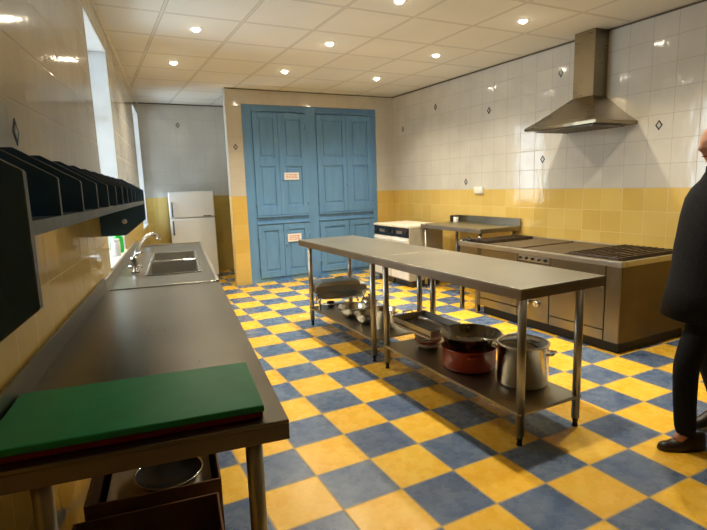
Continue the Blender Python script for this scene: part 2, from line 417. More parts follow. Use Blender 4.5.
# ------------------------------------------------------------------ tables / benches
def leg(parent, x, y, ztop, r=.0245, mat=None):
    l_ = MB().cyl((x, y, .055), (x, y, ztop), r).build('leg', mat or M['steel'], parent)
    MB().cyl((x, y, .022), (x, y, .055), r * .55, r * .8).cyl((x, y, 0), (x, y, .022), r * .75, r * .6).build('foot', M['rubber'], l_, label='black adjustable foot')
    return l_
def island(label, loc, L, y_legs, lx=(.055, .525), xw=.70):
    """origin at front-near corner on floor; table extends +x (to the range) and +y"""
    t = thing('steel_work_table', label, 'table', loc, 0, 'long steel tables in the middle of the kitchen')
    MB().box(0, xw, 0, L, .928, .94).build('tabletop', M['steel_top'], t, .003)
    m = MB(); a = .875; k = .004
    m.box(.0005, .02, .0005, L - .0005, a, .928); m.box(xw - .02, xw - .0005, .0005, L - .0005, a, .928); m.box(.02, xw - .02, .0005, .02, a, .928); m.box(.02, xw - .02, L - .02, L - .0005, a, .928)
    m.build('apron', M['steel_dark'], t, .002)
    m = MB()
    for q in (.24, .48): m.box(q - .02, q + .02, .03, L - .03, .895, .928)
    m.build('underframe_rail', M['steel'], t)
    for y in y_legs:
        leg(t, lx[0], y, .9275); leg(t, lx[1], y, .9275)
        MB().cyl((lx[0], y, .885), (lx[1], y, .885), .014).build('cross_rail', M['steel'], t)
    ya, yb = min(y_legs), max(y_legs)
    MB().box(lx[0] - .025, lx[1] + .025, ya - .02, yb + .02, .185, .205).build('lower_shelf', M['steel_top'], t, .004)
    return t
isl = (1.115, -.345, 0)
island('near one of two steel tables end to end, red and steel pots on its shelf', isl, 1.60, (.028, 1.505), (.042, .515))
island('far one of two steel tables end to end, its tip by the blue cupboard', (1.115, 1.257, 0), 1.72, (.11, 1.49), (.035, .52))

# left bench: local x = along wall, y = -(distance from wall)
bench = thing('steel_bench', 'steel worktop bench along the left wall with a green board on it', 'bench', LW(-2.385, -.010), AL)
BL = 2.343
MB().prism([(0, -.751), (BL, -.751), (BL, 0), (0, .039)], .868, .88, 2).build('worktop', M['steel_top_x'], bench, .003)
m = MB(); m.box(0.0005, .02, -.7505, -.0005, .82, .868); m.box(.02, BL - .001, -.7505, -.727, .82, .868); m.box(BL - .02, BL - .0005, -.727, -.0005, .82, .868); m.box(.02, BL - .02, -.02, -.0005, .82, .868)
m.build('apron', M['steel_dark'], bench, .002)
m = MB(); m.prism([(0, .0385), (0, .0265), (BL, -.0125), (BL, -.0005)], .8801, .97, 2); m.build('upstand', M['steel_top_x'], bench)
for x in (.07, BL - .1):
    for y in (-.655, -.105): leg(bench, x, y, .8675, .025)
MB().cyl((.07, -.655, .84), (.07, -.105, .84), .014).build('cross_rail', M['steel'], bench)

sink = thing('steel_sink_unit', 'long steel double sink unit below the windows beside the left wall', 'sink', LW(-.038, -.0095), AL - .004)
SL = 2.86; b1 = (.52, 1.26); b2 = (1.34, 1.98); dy = (-.64, -.235)
m = MB(); z0, z1 = .868, .88
m.box(0, b1[0], -.751, 0, z0, z1); m.box(b1[0], b1[1], dy[1], 0, z0, z1); m.box(b1[0], b1[1], -.751, dy[0], z0, z1); m.box(b1[1], b2[0], -.751, 0, z0, z1)
m.box(b2[0], b2[1], dy[1], 0, z0, z1); m.box(b2[0], b2[1], -.751, dy[0], z0, z1); m.box(b2[1], SL, -.751, 0, z0, z1)
m.build('sink_top', M['steel_top_x'], sink)
m = MB(); m.box(.0, SL, -.751, -.725, .8805, .893); m.box(0.0, .012, -.725, -.03, .8805, .887); m.box(SL - .025, SL, -.725, -.03, .8805, .893)
m.build('raised_rim', M['steel'], sink, .004)
MB().prism([(-.0005, .88), (-.014, .88), (-.012, .952), (-.0005, .955)], 0, SL, 0).build('upstand', M['steel'], sink)
MB().box(.0, SL, -.7505, -.735, .815, .868).build('apron', M['steel_dark'], sink)
for a, b in (b1, b2):
    m = MB(); t_ = .006; zb = .68
    m.box(a, b, dy[0], dy[1], zb, zb + t_); m.box(a, a + t_, dy[0], dy[1], zb + t_, .878); m.box(b - t_, b, dy[0], dy[1], zb + t_, .878)
    m.box(a + t_, b - t_, dy[0], dy[0] + t_, zb + t_, .878); m.box(a + t_, b - t_, dy[1] - t_, dy[1], zb + t_, .878)
    bo = m.build('basin', M['steel'], sink)
    c = ((a + b) / 2, (dy[0] + dy[1]) / 2)
    MB().lathe([(0, .001), (.03, .001), (.045, .005), (.045, 0), (0, 0)], (c[0], c[1], zb + t_)).build('drain', M['chrome'], bo)
    m = MB(); q = .012; zz = .8805
    m.box(a - q, b + q, dy[0] - q, dy[0], zz, .888); m.box(a - q, b + q, dy[1], dy[1] + q, zz, .888); m.box(a - q, a, dy[0], dy[1], zz, .888); m.box(b, b + q, dy[0], dy[1], zz, .888)
    m.build('basin_rim', M['chrome'], bo, .003)
for x in (.08, SL - .08):
    for y in (-.66, -.07): leg(sink, x, y, .867, .024)
# mixer tap
tap = thing('mixer_tap', 'chrome mixer tap with a long curved spout on the sink', 'tap', LW(.70, .135, .8802), AL)
MB().lathe([(0, 0), (.034, 0), (.034, .012), (.024, .02), (.024, .10), (.03, .11), (.026, .135), (0, .14)], seg=24).build('tap_body', M['chrome'], tap)
arc = [(0, 0, .10)]
for i in range(13):
    q = i / 12; arc.append((.03 + .26 * q, -.02 - .17 * q, .12 + .17 * math.sin(PI * (.08 + .62 * q)) - 0 * q))
MB().tube(arc, .017).build('spout', M['chrome'], tap)
MB().cyl((arc[-1][0], arc[-1][1], arc[-1][2] + .004), (arc[-1][0], arc[-1][1], arc[-1][2] - .03), .016).build('nozzle', M['chrome'], tap)
MB().tube([(0, 0, .135), (-.02, -.02, .155), (-.07, -.05, .17), (-.11, -.07, .175)], [.012, .01, .008, .007]).build('lever_handle', M['chrome'], tap)
MB().cyl((0, -.05, .05), (0, .05, .05), .014).cyl((0, -.055, .05), (0, -.05, .05), .022).build('valve', M['chrome'], tap)

# green over red chopping board
def board(name, label, mat, t0, t1, d0, d1, z0, z1, grp):
    o = MB().box(0, t1 - t0, -(d1 - d0), 0, 0, z1 - z0).build(name, mat, None, .004); o.location = LW(t0, d0, z0); o.rotation_euler = (0, 0, AL)
    o['label'] = label; o['category'] = 'chopping board'; o['group'] = grp; return o
board('chopping_board', 'red plastic chopping board lying under the green one on the bench', M['red'], -2.345, -1.96, -.023, .674, .8802, .8995, 'chopping boards on the steel bench')
board('chopping_board', 'large green plastic chopping board on top of the red one', M['green'], -2.35, -1.955, -.024, .678, .8997, .920, 'chopping boards on the steel bench')

# divider rack on the wall
rack = thing('divider_rack', 'long navy wall rack with upright dividers above the bench', 'shelf', LW(-2.900, -.010, 0), AL)
RL = 3.0; rack.location.z = .016; rack.rotation_euler = (0, .0095, AL)
def prof_full(): return [(0, 1.25), (-.155, 1.25), (-.291, 1.355), (-.291, 1.555), (-.161, 1.634), (0, 1.634)]
def prof_div(): return [(0, 1.4835), (-.287, 1.4835), (-.287, 1.553), (-.159, 1.631), (0, 1.631)]
MB().box(.018, RL, -.279, 0, 1.458, 1.482).build('shelf_board', M['navy'], rack)
MB().box(.019, RL - .001, -.291, -.2795, 1.462, 1.483).build('front_strip', M['navy_edge'], rack, label='grey-blue front strip')
MB().box(.018, RL, -.010, -.0005, 1.484, 1.62).build('back_board', M['navy'], rack)
def band(parent, pr, x0, x1):
    m = MB(); e = .0022
    for (a, b), (c, d) in zip(pr, pr[1:]):
        n_ = Vector((d - b, -(c - a))).normalized() * e
        n_ = -n_ if n_.x > .001 or (abs(n_.x) <= .001 and ((b + d) / 2 - 1.45) * n_.y < 0) else n_
        m.prism([(a, b), (c, d), (c + n_.x, d + n_.y), (a + n_.x, b + n_.y)], x0, x1, 0)
    m.build('edge_band', M['navy_edge'], parent, label='pale grey-blue edging')
for k in range(13):
    x = .25 * k
    if k in (0, 12):
        e = MB().prism(prof_full(), x, x + .018, 0).build('end_panel', M['navy'], rack); band(e, prof_full(), x, x + .018)
        if k == 12:
            kb = MB().lathe([(0, -.02), (.012, -.02), (.017, -.012), (.012, 0), (0, 0)], seg=16).build('round_knob', M['white'], e, label='small pale round knob')
            kb.rotation_euler = (0, PI / 2, 0); kb.location = (x - .001, -.155, 1.345)
    else:
        e = MB().prism(prof_div(), x, x + .012, 0).build('divider', M['navy'], rack); band(e, prof_div()[1:], x, x + .012)

# bottle and tub on the window sill
b = thing('washing_up_bottle', 'bright green plastic bottle standing on the window sill under the rack', 'bottle', LW(1.42, -.045, SZ + .001), AL)
MB().lathe([(0, 0), (.043, 0), (.046, .01), (.046, .13), (.036, .165), (.014, .19), (.014, .2), (0, .2)], seg=24).build('bottle_body', M['bottle'], b)
MB().lathe([(.0145, .198), (.016, .2), (.014, .225), (.006, .24), (0, .24)], seg=16).build('cap', M['white'], b)
b = thing('cleaning_tub', 'white plastic tub on the window sill beside the green bottle', 'tub', LW(1.17, -.04, SZ + .001), AL)
MB().lathe([(0, 0), (.034, 0), (.036, .008), (.036, .12), (.03, .13), (0, .13)], seg=24).build('tub_body', M['white'], b)
MB().lathe([(.031, .128), (.033, .13), (.033, .15), (0, .152)], seg=24).build('lid', M['white'], b)

# boxes under the bench
def openbox(name, label, mat, t0, t1, d0, d1, z0, z1, th=.008, grp=None):
    t = thing(name, label, 'box', LW((t0 + t1) / 2, (d0 + d1) / 2, z0), AL, grp); a = (t1 - t0) / 2; c = (d1 - d0) / 2; h = z1 - z0
    m = MB(); m.box(-a, a, -c, c, 0, th); m.box(-a, -a + th, -c, c, th, h); m.box(a - th, a, -c, c, th, h); m.box(-a + th, a - th, -c, -c + th, th, h); m.box(-a + th, a - th, c - th, c, th, h)
    m.build('box_body', mat, t, .002); return t
openbox('cardboard_box', 'open brown cardboard box under the bench, nearest the camera', M['card'], -2.30, -1.90, .06, .55, .001, .405, grp='cardboard boxes under the bench')
t = openbox('cardboard_box', 'open brown cardboard box under the bench holding a pale tray and round pan', M['card'], -1.87, -1.38, .09, .565, .001, .44, grp='cardboard boxes under the bench')
pt = MB().box(-.215, .215, -.20, .20, .0, .335).build('plywood_tray', M['palewood'], None, .004); pt.location = LW(-1.63, .335, .012); pt.rotation_euler = (0, 0, AL)
pt['label'] = 'pale wooden tray filling the box under the bench, below the round pan'; pt['category'] = 'tray'
pn = thing('frying_pan', 'round black frying pan lying in the box under the bench', 'pan', LW(-1.64, .37, .349), AL)
MB().lathe([(0, 0), (.10, 0), (.130, .035), (.135, .036), (.105, .004), (0, .004)], seg=40).build('pan_body', M['black'], pn)
MB().lathe([(.130, .036), (.138, .040), (.135, .044), (.125, .038), (.130, .036)], seg=40).build('rim', M['chrome'], pn)
MB().tube([(.125, 0, .03), (.16, 0, .045), (.17, 0, .047)], .01).build('handle_stub', M['black'], pn)

# ------------------------------------------------------------------ range
R0, R1, RX = .335, 2.10, 2.965; RXB = 3.985
rg = thing('cooking_range', 'wide stainless steel cooking range against the right wall under the hood', 'cooker', (RX, R0, 0))
RLn = R1 - R0; RD = RXB - RX
MB().box(.02, RD, .0, RLn, .105, .775).build('body', M['range_side'], rg, .003, label='dark brown side panels')  # range body, browner and darker than its steel front panels
MB().box(.07, RD - .03, .04, RLn - .03, 0, .105).build('plinth', M['rubber'], rg, label='black recessed plinth')
m = MB(); zt = .822
m.box(-.012, .06, -.012, RLn + .33, .775, zt); m.box(RD - .05, RD, -.012, RLn + .33, .775, zt); m.box(.06, RD - .05, -.012, .03, .775, zt); m.box(.06, RD - .05, RLn + .29, RLn + .33, .775, zt); m.box(.06, RD - .05, .03, RLn + .29, .775, .795)
m.build('top_rim', M['steel'], rg, .005)
def frontpanel(name, y0, y1, z0, z1, mat=None, parent=None, th=.018):
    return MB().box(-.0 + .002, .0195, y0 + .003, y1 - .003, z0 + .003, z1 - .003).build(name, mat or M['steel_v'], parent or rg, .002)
Yp_ = lambda y: y - R0
frontpanel('stile', Yp_(.335), Yp_(.475), .105, .772)
frontpanel('stile', Yp_(2.07), Yp_(2.10), .105, .772)
od1 = frontpanel('oven_door', Yp_(.48), Yp_(1.075), .205, .772)
frontpanel('drawer_front', Yp_(.48), Yp_(1.075), .108, .20)
cp = frontpanel('control_panel', Yp_(1.08), Yp_(1.49), .108, .70)
tp = frontpanel('upper_control_panel', Yp_(1.08), Yp_(1.49), .705, .772, M['steel'])
od2 = frontpanel('oven_door', Yp_(1.495), Yp_(2.065), .205, .772)
frontpanel('drawer_front', Yp_(1.495), Yp_(2.065), .108, .20)
for y in (1.22, 1.34):
    kb = MB().cyl((-.03, Yp_(y), .29), (.003, Yp_(y), .29), .030, .034).box(-.036, -.029, Yp_(y) - .006, Yp_(y) + .006, .265, .315).build('control_knob', M['chrome'], cp)
for i in range(5):
    y = 1.13 + .08 * i; MB().cyl((-.016, Yp_(y), .74), (.003, Yp_(y), .74), .014).build('small_knob', M['black'], tp)
for od, ya, yb in ((od1, .50, .60), (od2, 1.50, 1.60)):
    m = MB(); m.tube([(.003, Yp_(ya), .60), (-.035, Yp_(ya), .60), (-.035, Yp_(yb), .60), (.003, Yp_(yb), .60)], .009); m.box(-.01, .003, Yp_(ya) - .012, Yp_(ya) + .012, .57, .65)
    m.build('door_handle', M['chrome'], od)
for k, (a, b) in enumerate(((.09, .60), (.66, 1.17), (1.23, 1.68))):
    if k == 0:
        m = MB(); q = a
        for i in range(9): y = a + (b - a) * i / 8; m.box(.10, RD - .08, y - .009, y + .009, .797, .842)
        for i in range(4): x = .10 + (RD - .18) * i / 3; m.box(x - .008, x + .008, a, b, .80, .838)
        m.build('cast_iron_grate', M['iron'], rg, .002)
    else:
        MB().box(.09, RD - .08, a, b, .796, .818 + .002 * k).build('hotplate', M['plate'], rg, .006)
m = MB()
for i in range(7): y = 1.80 + .04 * i; m.box(.12, RD - .12, y - .006, y + .006, .797, .84)
for x in (.14, .45, .80): m.box(x - .006, x + .006, 1.78, 2.06, .80, .836)
m.build('cast_iron_grate', M['iron'], rg, .002)
# open-fronted burner stand section
m = MB(); a0, a1 = RLn + .003, RLn + .32
m.box(.0, .02, a0, a1, .34, .774); m.box(.02, RD - .02, a1 - .02, a1, .50, .774); m.box(.02, RD - .02, a0, a1 - .02, .60, .62)
m.build('burner_apron', M['steel_v'], rg)
MB().box(.0, .045, a0, a0 + .045, 0.02, .34).build('stand_leg', M['steel_v'], rg); MB().box(.0, .04, a1 - .04, a1, 0.0, .34).build('stand_leg', M['steel_v'], rg); MB().box(RD - .06, RD - .02, a1 - .04, a1, 0.0, .50).build('stand_leg', M['steel_v'], rg)
MB().cyl((.10, a1 - .06, .822), (.10, a1 - .06, .85), .035).cyl((.10, a1 - .06, .85), (.10, a1 - .06, .875), .018).build('burner_knob', M['black'], rg)
MB().cyl((.19, a1 - .10, .822), (.19, a1 - .10, .85), .03).cyl((.19, a1 - .10, .85), (.19, a1 - .10, .865), .016).build('burner_knob', M['black'], rg)
pn = thing('frying_pan', 'round black pan hanging on the left end of the range', 'pan', (RX + .10, R1 + .335, .735))
MB().cyl((0, 0, 0), (0, .02, 0), .10, .115, 32).build('pan_body', M['black'], pn)
MB().tube([(0, .012, .09), (0, .02, .115)], .008).build('hanging_loop', M['black'], pn)

# ------------------------------------------------------------------ hood
hd = thing('extractor_hood', 'stainless steel pyramid extractor hood with chimney on the right wall', 'hood', (4.0, 1.39, 0))
hy, hx = .44, -.63; cy0, cy1, cx = -.075, .175, -.205; ht = 2.37; hb = 2.045
def loft(m, A, B):
    a = [m.bm.verts.new(p) for p in A]; b_ = [m.bm.verts.new(p) for p in B]
    for i in range(len(A)): m.bm.faces.new([a[i], a[(i + 1) % len(A)], b_[(i + 1) % len(A)], b_[i]])
    return a, b_
m = MB()
def ring(y0, y1, xf, z, bow=0, n=8):
    P = [(-.001, y0, z)]
    for i in range(n + 1):
        q = i / n; P.append((xf - bow * math.sin(PI * q), y0 + (y1 - y0) * q, z - bow * .25 * math.sin(PI * q)))
    P.append((-.001, y1, z)); return P
prev = None
for s_ in range(7):
    q = s_ / 6; e = q ** .92
    r_ = ring(-hy + (cy0 + hy) * e, hy + (cy1 - hy) * e, hx + (cx - hx) * e, hb + .03 + (ht - hb - .03) * q, .05 * (1 - q))
    cur = [m.bm.verts.new(p) for p in r_]
    if prev:
        for i in range(len(cur)): m.bm.faces.new([prev[i], prev[(i + 1) % len(cur)], cur[(i + 1) % len(cur)], cur[i]])
    else:
        low = [m.bm.verts.new((p[0], p[1], p[2] - .03)) for p in r_]
        for i in range(len(cur)): m.bm.faces.new([low[i], low[(i + 1) % len(cur)], cur[(i + 1) % len(cur)], cur[i]])
        m.bm.faces.new(low)
    prev = cur
m.bm.faces.new(prev[::-1])
cn = m.build('canopy', M['hood'], hd)
MB().box(-.205, -.001, cy0, cy1, ht, H - .001).build('chimney', M['hood'], hd, .003)
MB().box(-.64, -.628, .06, .16, 2.065, 2.08).build('switch_panel', M['black'], cn, label='small dark switch panel')
m = MB(); m.box(-.56, -.08, -.36, .36, hb - .016, hb - .006)
for i in range(12): m.box(-.56, -.08, -.35 + .06 * i, -.33 + .06 * i, hb - .022, hb - .016)
m.build('grease_filter', M['steel_dark'], hd)

# socket
sk = thing('double_socket', 'white double socket on the right wall above the far steel table', 'socket', (4.0, 3.25, 1.40))
MB().box(-.03, -.0002, -.09, .09, -.045, .045).build('backplate', M['white'], sk, .006)
for s_ in (-1, 1): MB().box(-.036, -.0301, s_ * .042 - .03, s_ * .042 + .03, -.032, .032).build('socket_face', M['cream'], sk, .003)

# far table with splashback
ft = thing('steel_prep_table', 'steel table with raised splashback between the range and the white ovens', 'table', (3.30, 2.44, 0))
TL = 1.27; TW = .68
MB().box(0, TW, 0, TL, .925, .94).build('tabletop', M['steel_top'], ft, .003)
m = MB(); m.box(.0005, .018, .0005, TL - .0005, .885, .925); m.box(TW - .018, TW - .0005, .0005, TL - .0005, .885, .925); m.box(.018, TW - .018, .0005, .018, .885, .925); m.box(.018, TW - .018, TL - .018, TL - .0005, .885, .925)
m.build('apron', M['steel_dark'], ft, .002)
m = MB(); m.box(TW - .018, TW, 0, TL, .9405, 1.035); m.box(TW - .15, TW - .018, TL - .018, TL, .9405, 1.035)
m.build('splashback', M['steel_v'], ft, .002)
for x, y in ((.05, .06), (.05, TL - .06), (TW - .06, .06), (TW - .06, TL - .06)): leg(ft, x, y, .9245, .022)

cn_ = thing('small_container', 'small white container standing against the splashback of the far steel table', 'container', (3.86, 3.60, .9402))
MB().lathe([(0, 0), (.034, 0), (.036, .004), (.036, .072), (.032, .076), (0, .076)], seg=20).build('container_body', M['white'], cn_)
MB().lathe([(.0325, .0765), (.037, .077), (.037, .09), (0, .092)], seg=20).build('lid', M['black'], cn_)

# white ovens
def oven(label, loc):
    t = thing('white_undercounter_oven', label, 'oven', loc, 0, 'white appliances by the blue cupboard'); L = .49; D = .60
    MB().box(.0, D, 0, L, .10, .885).build('body', M['beige'], t, .004, label='grey-beige side panels')
    MB().box(-.025, D + .02, -.001, L + .001, .886, .915).build('worktop', M['cream'], t, .004)
    MB().box(.05, D - .05, .02, L - .02, 0, .10).build('plinth', M['black'], t)
    c = MB().box(-.018, -.0005, .01, L - .01, .745, .880).build('control_panel', M['blackglass'], t, label='black control panel')
    MB().box(-.021, -.0185, .16, .32, .79, .835).build('display', M['gasket'], c)
    for i in range(2): MB().cyl((-.035, .07 + .35 * i, .81), (-.018, .07 + .35 * i, .81), .02).build('dial', M['black'], c)
    d_ = MB().box(-.02, -.0005, .008, L - .008, .12, .735).build('oven_door', M['white'], t, .004)
    MB().tube([(-.02, .05, .70), (-.05, .05, .70), (-.05, L - .05, .70), (-.02, L - .05, .70)], .010).build('handle', M['white'], d_)
    return t
ov = oven('cream white oven with black control panel, nearer the steel tables', (3.12, 3.735, 0))
dup(ov, (3.12, 4.23, 0), 0, 'cream white oven with black control panel, nearer the blue cupboard')

# ------------------------------------------------------------------ cookware
ZS = .2055
def potprof(r, h, th=.004, flare=0, rr=.02):
    return [(0, 0), (r - rr, 0), (r - .005, rr * .35), (r, rr), (r + flare, h), (r + flare + .006, h + .002), (r + flare + .004, h + .006), (r + flare - th, h), (r - th, rr), (r - rr - th, th), (0, th)]
sp = thing('stockpot', 'tall polished steel stockpot with glass lid on the near end of the shelf', 'pot', (1.50, .00, ZS))
MB().lathe(potprof(.162, .268), seg=56).build('pot_body', M['chrome_v'], sp)
for s_ in (-1, 1):
    a = math.radians(118); ax = Vector((math.cos(a) * s_, math.sin(a) * s_, 0)); tn = Vector((-ax.y, ax.x, 0)); b0 = ax * .160
    MB().tube([b0 + tn * -.045 + Vector((0, 0, .225)), b0 + ax * .035 + tn * -.04 + Vector((0, 0, .23)), b0 + ax * .04 + Vector((0, 0, .232)), b0 + ax * .035 + tn * .04 + Vector((0, 0, .23)), b0 + tn * .045 + Vector((0, 0, .225))], .008).build('handle', M['chrome'], sp)
ld = MB().lathe([(.158, .274), (.125, .292), (.06, .306), (0, .310)], seg=48).build('glass_lid', M['lid'], sp, label='tinted glass lid')
MB().lathe([(.154, .268), (.166, .270), (.168, .278), (.156, .281), (.154, .268)], seg=48).build('lid_rim', M['chrome'], ld)
MB().lathe([(.008, .308), (.008, .320), (.022, .326), (.022, .338), (.012, .343), (0, .343)], seg=20).build('lid_knob', M['black'], ld)
cs = thing('casserole_pot', 'dark red round casserole pot on the shelf with a pan resting on it', 'pot', (1.40, .415, ZS))
MB().lathe(potprof(.190, .155, .006, .004, .03), seg=56).build('pot_body', M['orange'], cs)
for s_ in (-1, 1):
    a = math.radians(60); ax = Vector((math.cos(a) * s_, math.sin(a) * s_, 0)); tn = Vector((-ax.y, ax.x, 0)); b0 = ax * .183
    MB().tube([b0 + tn * -.04 + Vector((0, 0, .12)), b0 + ax * .03 + tn * -.035 + Vector((0, 0, .125)), b0 + ax * .03 + tn * .035 + Vector((0, 0, .125)), b0 + tn * .04 + Vector((0, 0, .12))], .009).build('handle', M['orange'], cs)
wk = thing('saute_pan', 'wide steel frying pan with long handle resting on the red casserole', 'pan', (1.42, .425, ZS + .1625))
MB().lathe([(0, 0), (.155, 0), (.185, .02), (.215, .080), (.224, .085), (.220, .089), (.209, .083), (.18, .026), (.15, .006), (0, .006)], seg=56).build('pan_body', M['wok'], wk)
ha = math.radians(100); hx_ = Vector((math.cos(ha), math.sin(ha), 0))
hx_ = Vector((-.30, .95, 0)).normalized()
MB().tube([hx_ * .20 + Vector((0, 0, .06)), hx_ * .26 + Vector((0, 0, .088)), hx_ * .36 + Vector((0, 0, .115)), hx_ * .46 + Vector((0, 0, .12))], [.014, .012, .013, .016]).build('handle', M['steel'], wk)
# stacked dishes and roasting tins
grp = 'stacked round dishes under the roasting tin'
for i, (mt, nm) in enumerate((('ceramic', 'lowest, cream'), ('orange', 'second from the bottom, red'), ('ceramic', 'third from the bottom, cream'), ('orange', 'uppermost, red'))):
    o = MB().lathe([(0, 0), (.075, 0), (.108, .026), (.112, .030), (.107, .031), (.074, .006), (0, .006)], seg=40).build('round_dish', M[mt]); o.location = (1.41, .93, ZS + .002 + .032 * i)
    o['label'] = nm.split(', ')[0] + ' of the round dishes stacked under the roasting tin, ' + nm.split(', ')[1]; o['category'] = 'dish'; o['group'] = grp
def tin(name, label, mat, loc, L, Wd, h, th=.003, flare=.012, inner=None):
    t = thing(name, label, 'tray', loc); m = MB()
    def R_(l, w_, z): return [(-w_ / 2, -l / 2, z), (w_ / 2, -l / 2, z), (w_ / 2, l / 2, z), (-w_ / 2, l / 2, z)]
    a, b_ = loft(m, R_(L - 2 * flare, Wd - 2 * flare, 0), R_(L, Wd, h)); m.bm.faces.new(a)
    rim = [m.bm.verts.new(p) for p in R_(L + .02, Wd + .02, h + .002)]
    for i in range(4): m.bm.faces.new([b_[i], b_[(i + 1) % 4], rim[(i + 1) % 4], rim[i]])
    o = m.build('tin_body', mat, t); s = o.modifiers.new('thick', 'SOLIDIFY'); s.thickness = th; s.offset = 1
    return t
tin('baking_tray', 'shallow pale baking tray between the round dishes and the roasting tin', M['ceramic'], (1.41, .94, ZS + .137), .46, .30, .022)
rt = tin('roasting_tin', 'rectangular dark roasting tin with steel sides, on the shelf beside the red pot', M['steel'], (1.41, .94, ZS + .166), .54, .33, .055)
MB().box(-.161, .148, -.25, .25, .004, .010).build('tin_lining', M['iron'], rt, label='dark brown baked-on bottom')
for s_ in (-1, 1): MB().tube([(-.05, s_ * .275, .05), (-.045, s_ * .295, .07), (.045, s_ * .295, .07), (.05, s_ * .275, .05)], .005).build('handle', M['steel'], rt)

# far shelf: chafing dish, saucepan with lid, bowls, tall pot
ch = thing('chafing_dish', 'rectangular steel chafing dish with lid at the far end of the shelf', 'chafing dish', (1.44, 2.64, ZS), math.radians(-16))
m = MB()
for x in (-.24, .24):
    for y in (-.14, .14): m.cyl((x, y, 0), (x, y, .15), .014, seg=12)
m.tube([(-.24, -.14, .05), (.24, -.14, .05)], .007); m.tube([(-.24, .14, .05), (.24, .14, .05)], .007)
m.build('stand', M['chrome'], ch)
def RC(a_, b_, z): return [(-a_, -b_, z), (a_, -b_, z), (a_, b_, z), (-a_, b_, z)]
m = MB(); a, b_ = loft(m, RC(.255, .15, .12), RC(.285, .17, .19))
m.bm.faces.new(a); m.bm.faces.new(b_); m.box(-.30, .30, -.185, .185, .188, .197); m.build('water_pan', M['chrome'], ch, .004)
m = MB(); a, b_ = loft(m, RC(.285, .17, .1975), RC(.275, .16, .26)); m.bm.faces.new(a)
c_, d_ = loft(m, RC(.275, .16, .26), RC(.20, .10, .295)); m.bm.faces.new(d_); bmesh.ops.remove_doubles(m.bm, verts=m.bm.verts[:], dist=1e-5)
ldd = m.build('lid', M['steel'], ch, .006)
MB().tube([(-.05, 0, .293), (-.045, 0, .32), (.045, 0, .32), (.05, 0, .293)], .008).build('lid_handle', M['chrome'], ldd)
MB().lathe([(0, 0), (.04, 0), (.042, .05), (.02, .055), (0, .055)], (-.1, 0, .002), 20).build('fuel_burner', M['black'], ch)
def bowl(label, r, h, loc, tilt=0):
    o = MB().lathe([(0, 0), (r * .42, 0), (r * .72, h * .25), (r * .93, h * .68), (r, h), (r + .008, h + .002), (r + .004, h + .006), (r - .004, h), (r * .91, h * .68), (r * .7, h * .27), (r * .40, .004), (0, .004)], seg=48).build('mixing_bowl', M['chrome'])
    o.location = loc; o['label'] = label; o['category'] = 'bowl'; o['group'] = 'steel mixing bowls on the far shelf'
bowl('wide polished steel mixing bowl on the far shelf by the chafing dish', .155, .105, (1.345, 2.135, ZS + .001))
bowl('smaller polished steel mixing bowl on the far shelf, in front of the wide one', .115, .10, (1.335, 1.84, ZS + .001))
sc_ = thing('lidded_saucepan', 'steel saucepan with domed lid and black knob behind the mixing bowls', 'pot', (1.60, 2.24, ZS))
MB().lathe(potprof(.085, .10), seg=40).build('pot_body', M['chrome'], sc_)
l_ = MB().lathe([(.081, .108), (.072, .13), (.042, .148), (0, .153)], seg=40).build('lid', M['chrome'], sc_)
MB().lathe([(.006, .15), (.006, .162), (.017, .168), (.017, .18), (0, .184)], seg=16).build('lid_knob', M['black'], l_)
tp_ = thing('tall_pot', 'tall narrow steel pot on the shelf between the table legs', 'pot', (1.40, 1.60, ZS))
MB().lathe(potprof(.105, .18), seg=40).build('pot_body', M['chrome_v'], tp_)
for s_ in (-1, 1):
    ax = Vector((.5 * s_, -.87 * s_, 0)); tn = Vector((-ax.y, ax.x, 0)); b0 = ax * .104
    MB().tube([b0 + tn * -.03 + Vector((0, 0, .155)), b0 + ax * .025 + tn * -.025 + Vector((0, 0, .16)), b0 + ax * .025 + tn * .025 + Vector((0, 0, .16)), b0 + tn * .03 + Vector((0, 0, .155))], .006).build('handle', M['chrome'], tp_)

# ------------------------------------------------------------------ person walking at the right edge
PB = Vector((2.066, -.766, 0)); FW = Vector((-.888, .459, 0)); LT = Vector((-.459, -.888, 0))   # forward, his left (towards the camera)
pa = math.atan2(FW.y, FW.x)
person = thing('person', 'person in a black coat, dark trousers and brown shoes walking at the right edge', 'person', PB, pa)
# local frame: +x forward, +y to his left, z up
def skin(name, pts, edges, mat, parent, sub=2, root=0, extra=None):
    me = bpy.data.meshes.new(name); me.from_pydata([p[:3] for p in pts], edges, [])
    o = bpy.data.objects.new(name, me); COL.objects.link(o)
    s = o.modifiers.new('skin', 'SKIN'); s.use_smooth_shade = True; s.use_x_symmetry = False
    for i, p in enumerate(pts):
        r = p[3]; rr = (r, r) if not isinstance(r, tuple) else r
        me.skin_vertices[0].data[i].radius = rr; me.skin_vertices[0].data[i].use_root = (i == root)
    u = o.modifiers.new('sub', 'SUBSURF'); u.levels = sub; u.render_levels = sub
    dg = bpy.context.evaluated_depsgraph_get(); ev = bpy.data.meshes.new_from_object(o.evaluated_get(dg))
    bpy.data.objects.remove(o)
    if extra:
        bm = bmesh.new(); bm.from_mesh(ev); extra(bm); bm.to_mesh(ev); bm.free()
    ev.materials.clear(); ev.materials.append(mat)
    for p in ev.polygons: p.use_smooth = True
    o = bpy.data.objects.new(name, ev); COL.objects.link(o)
    if parent: o.parent = parent
    return o
HC = Vector((-.035, 0, 1.69))
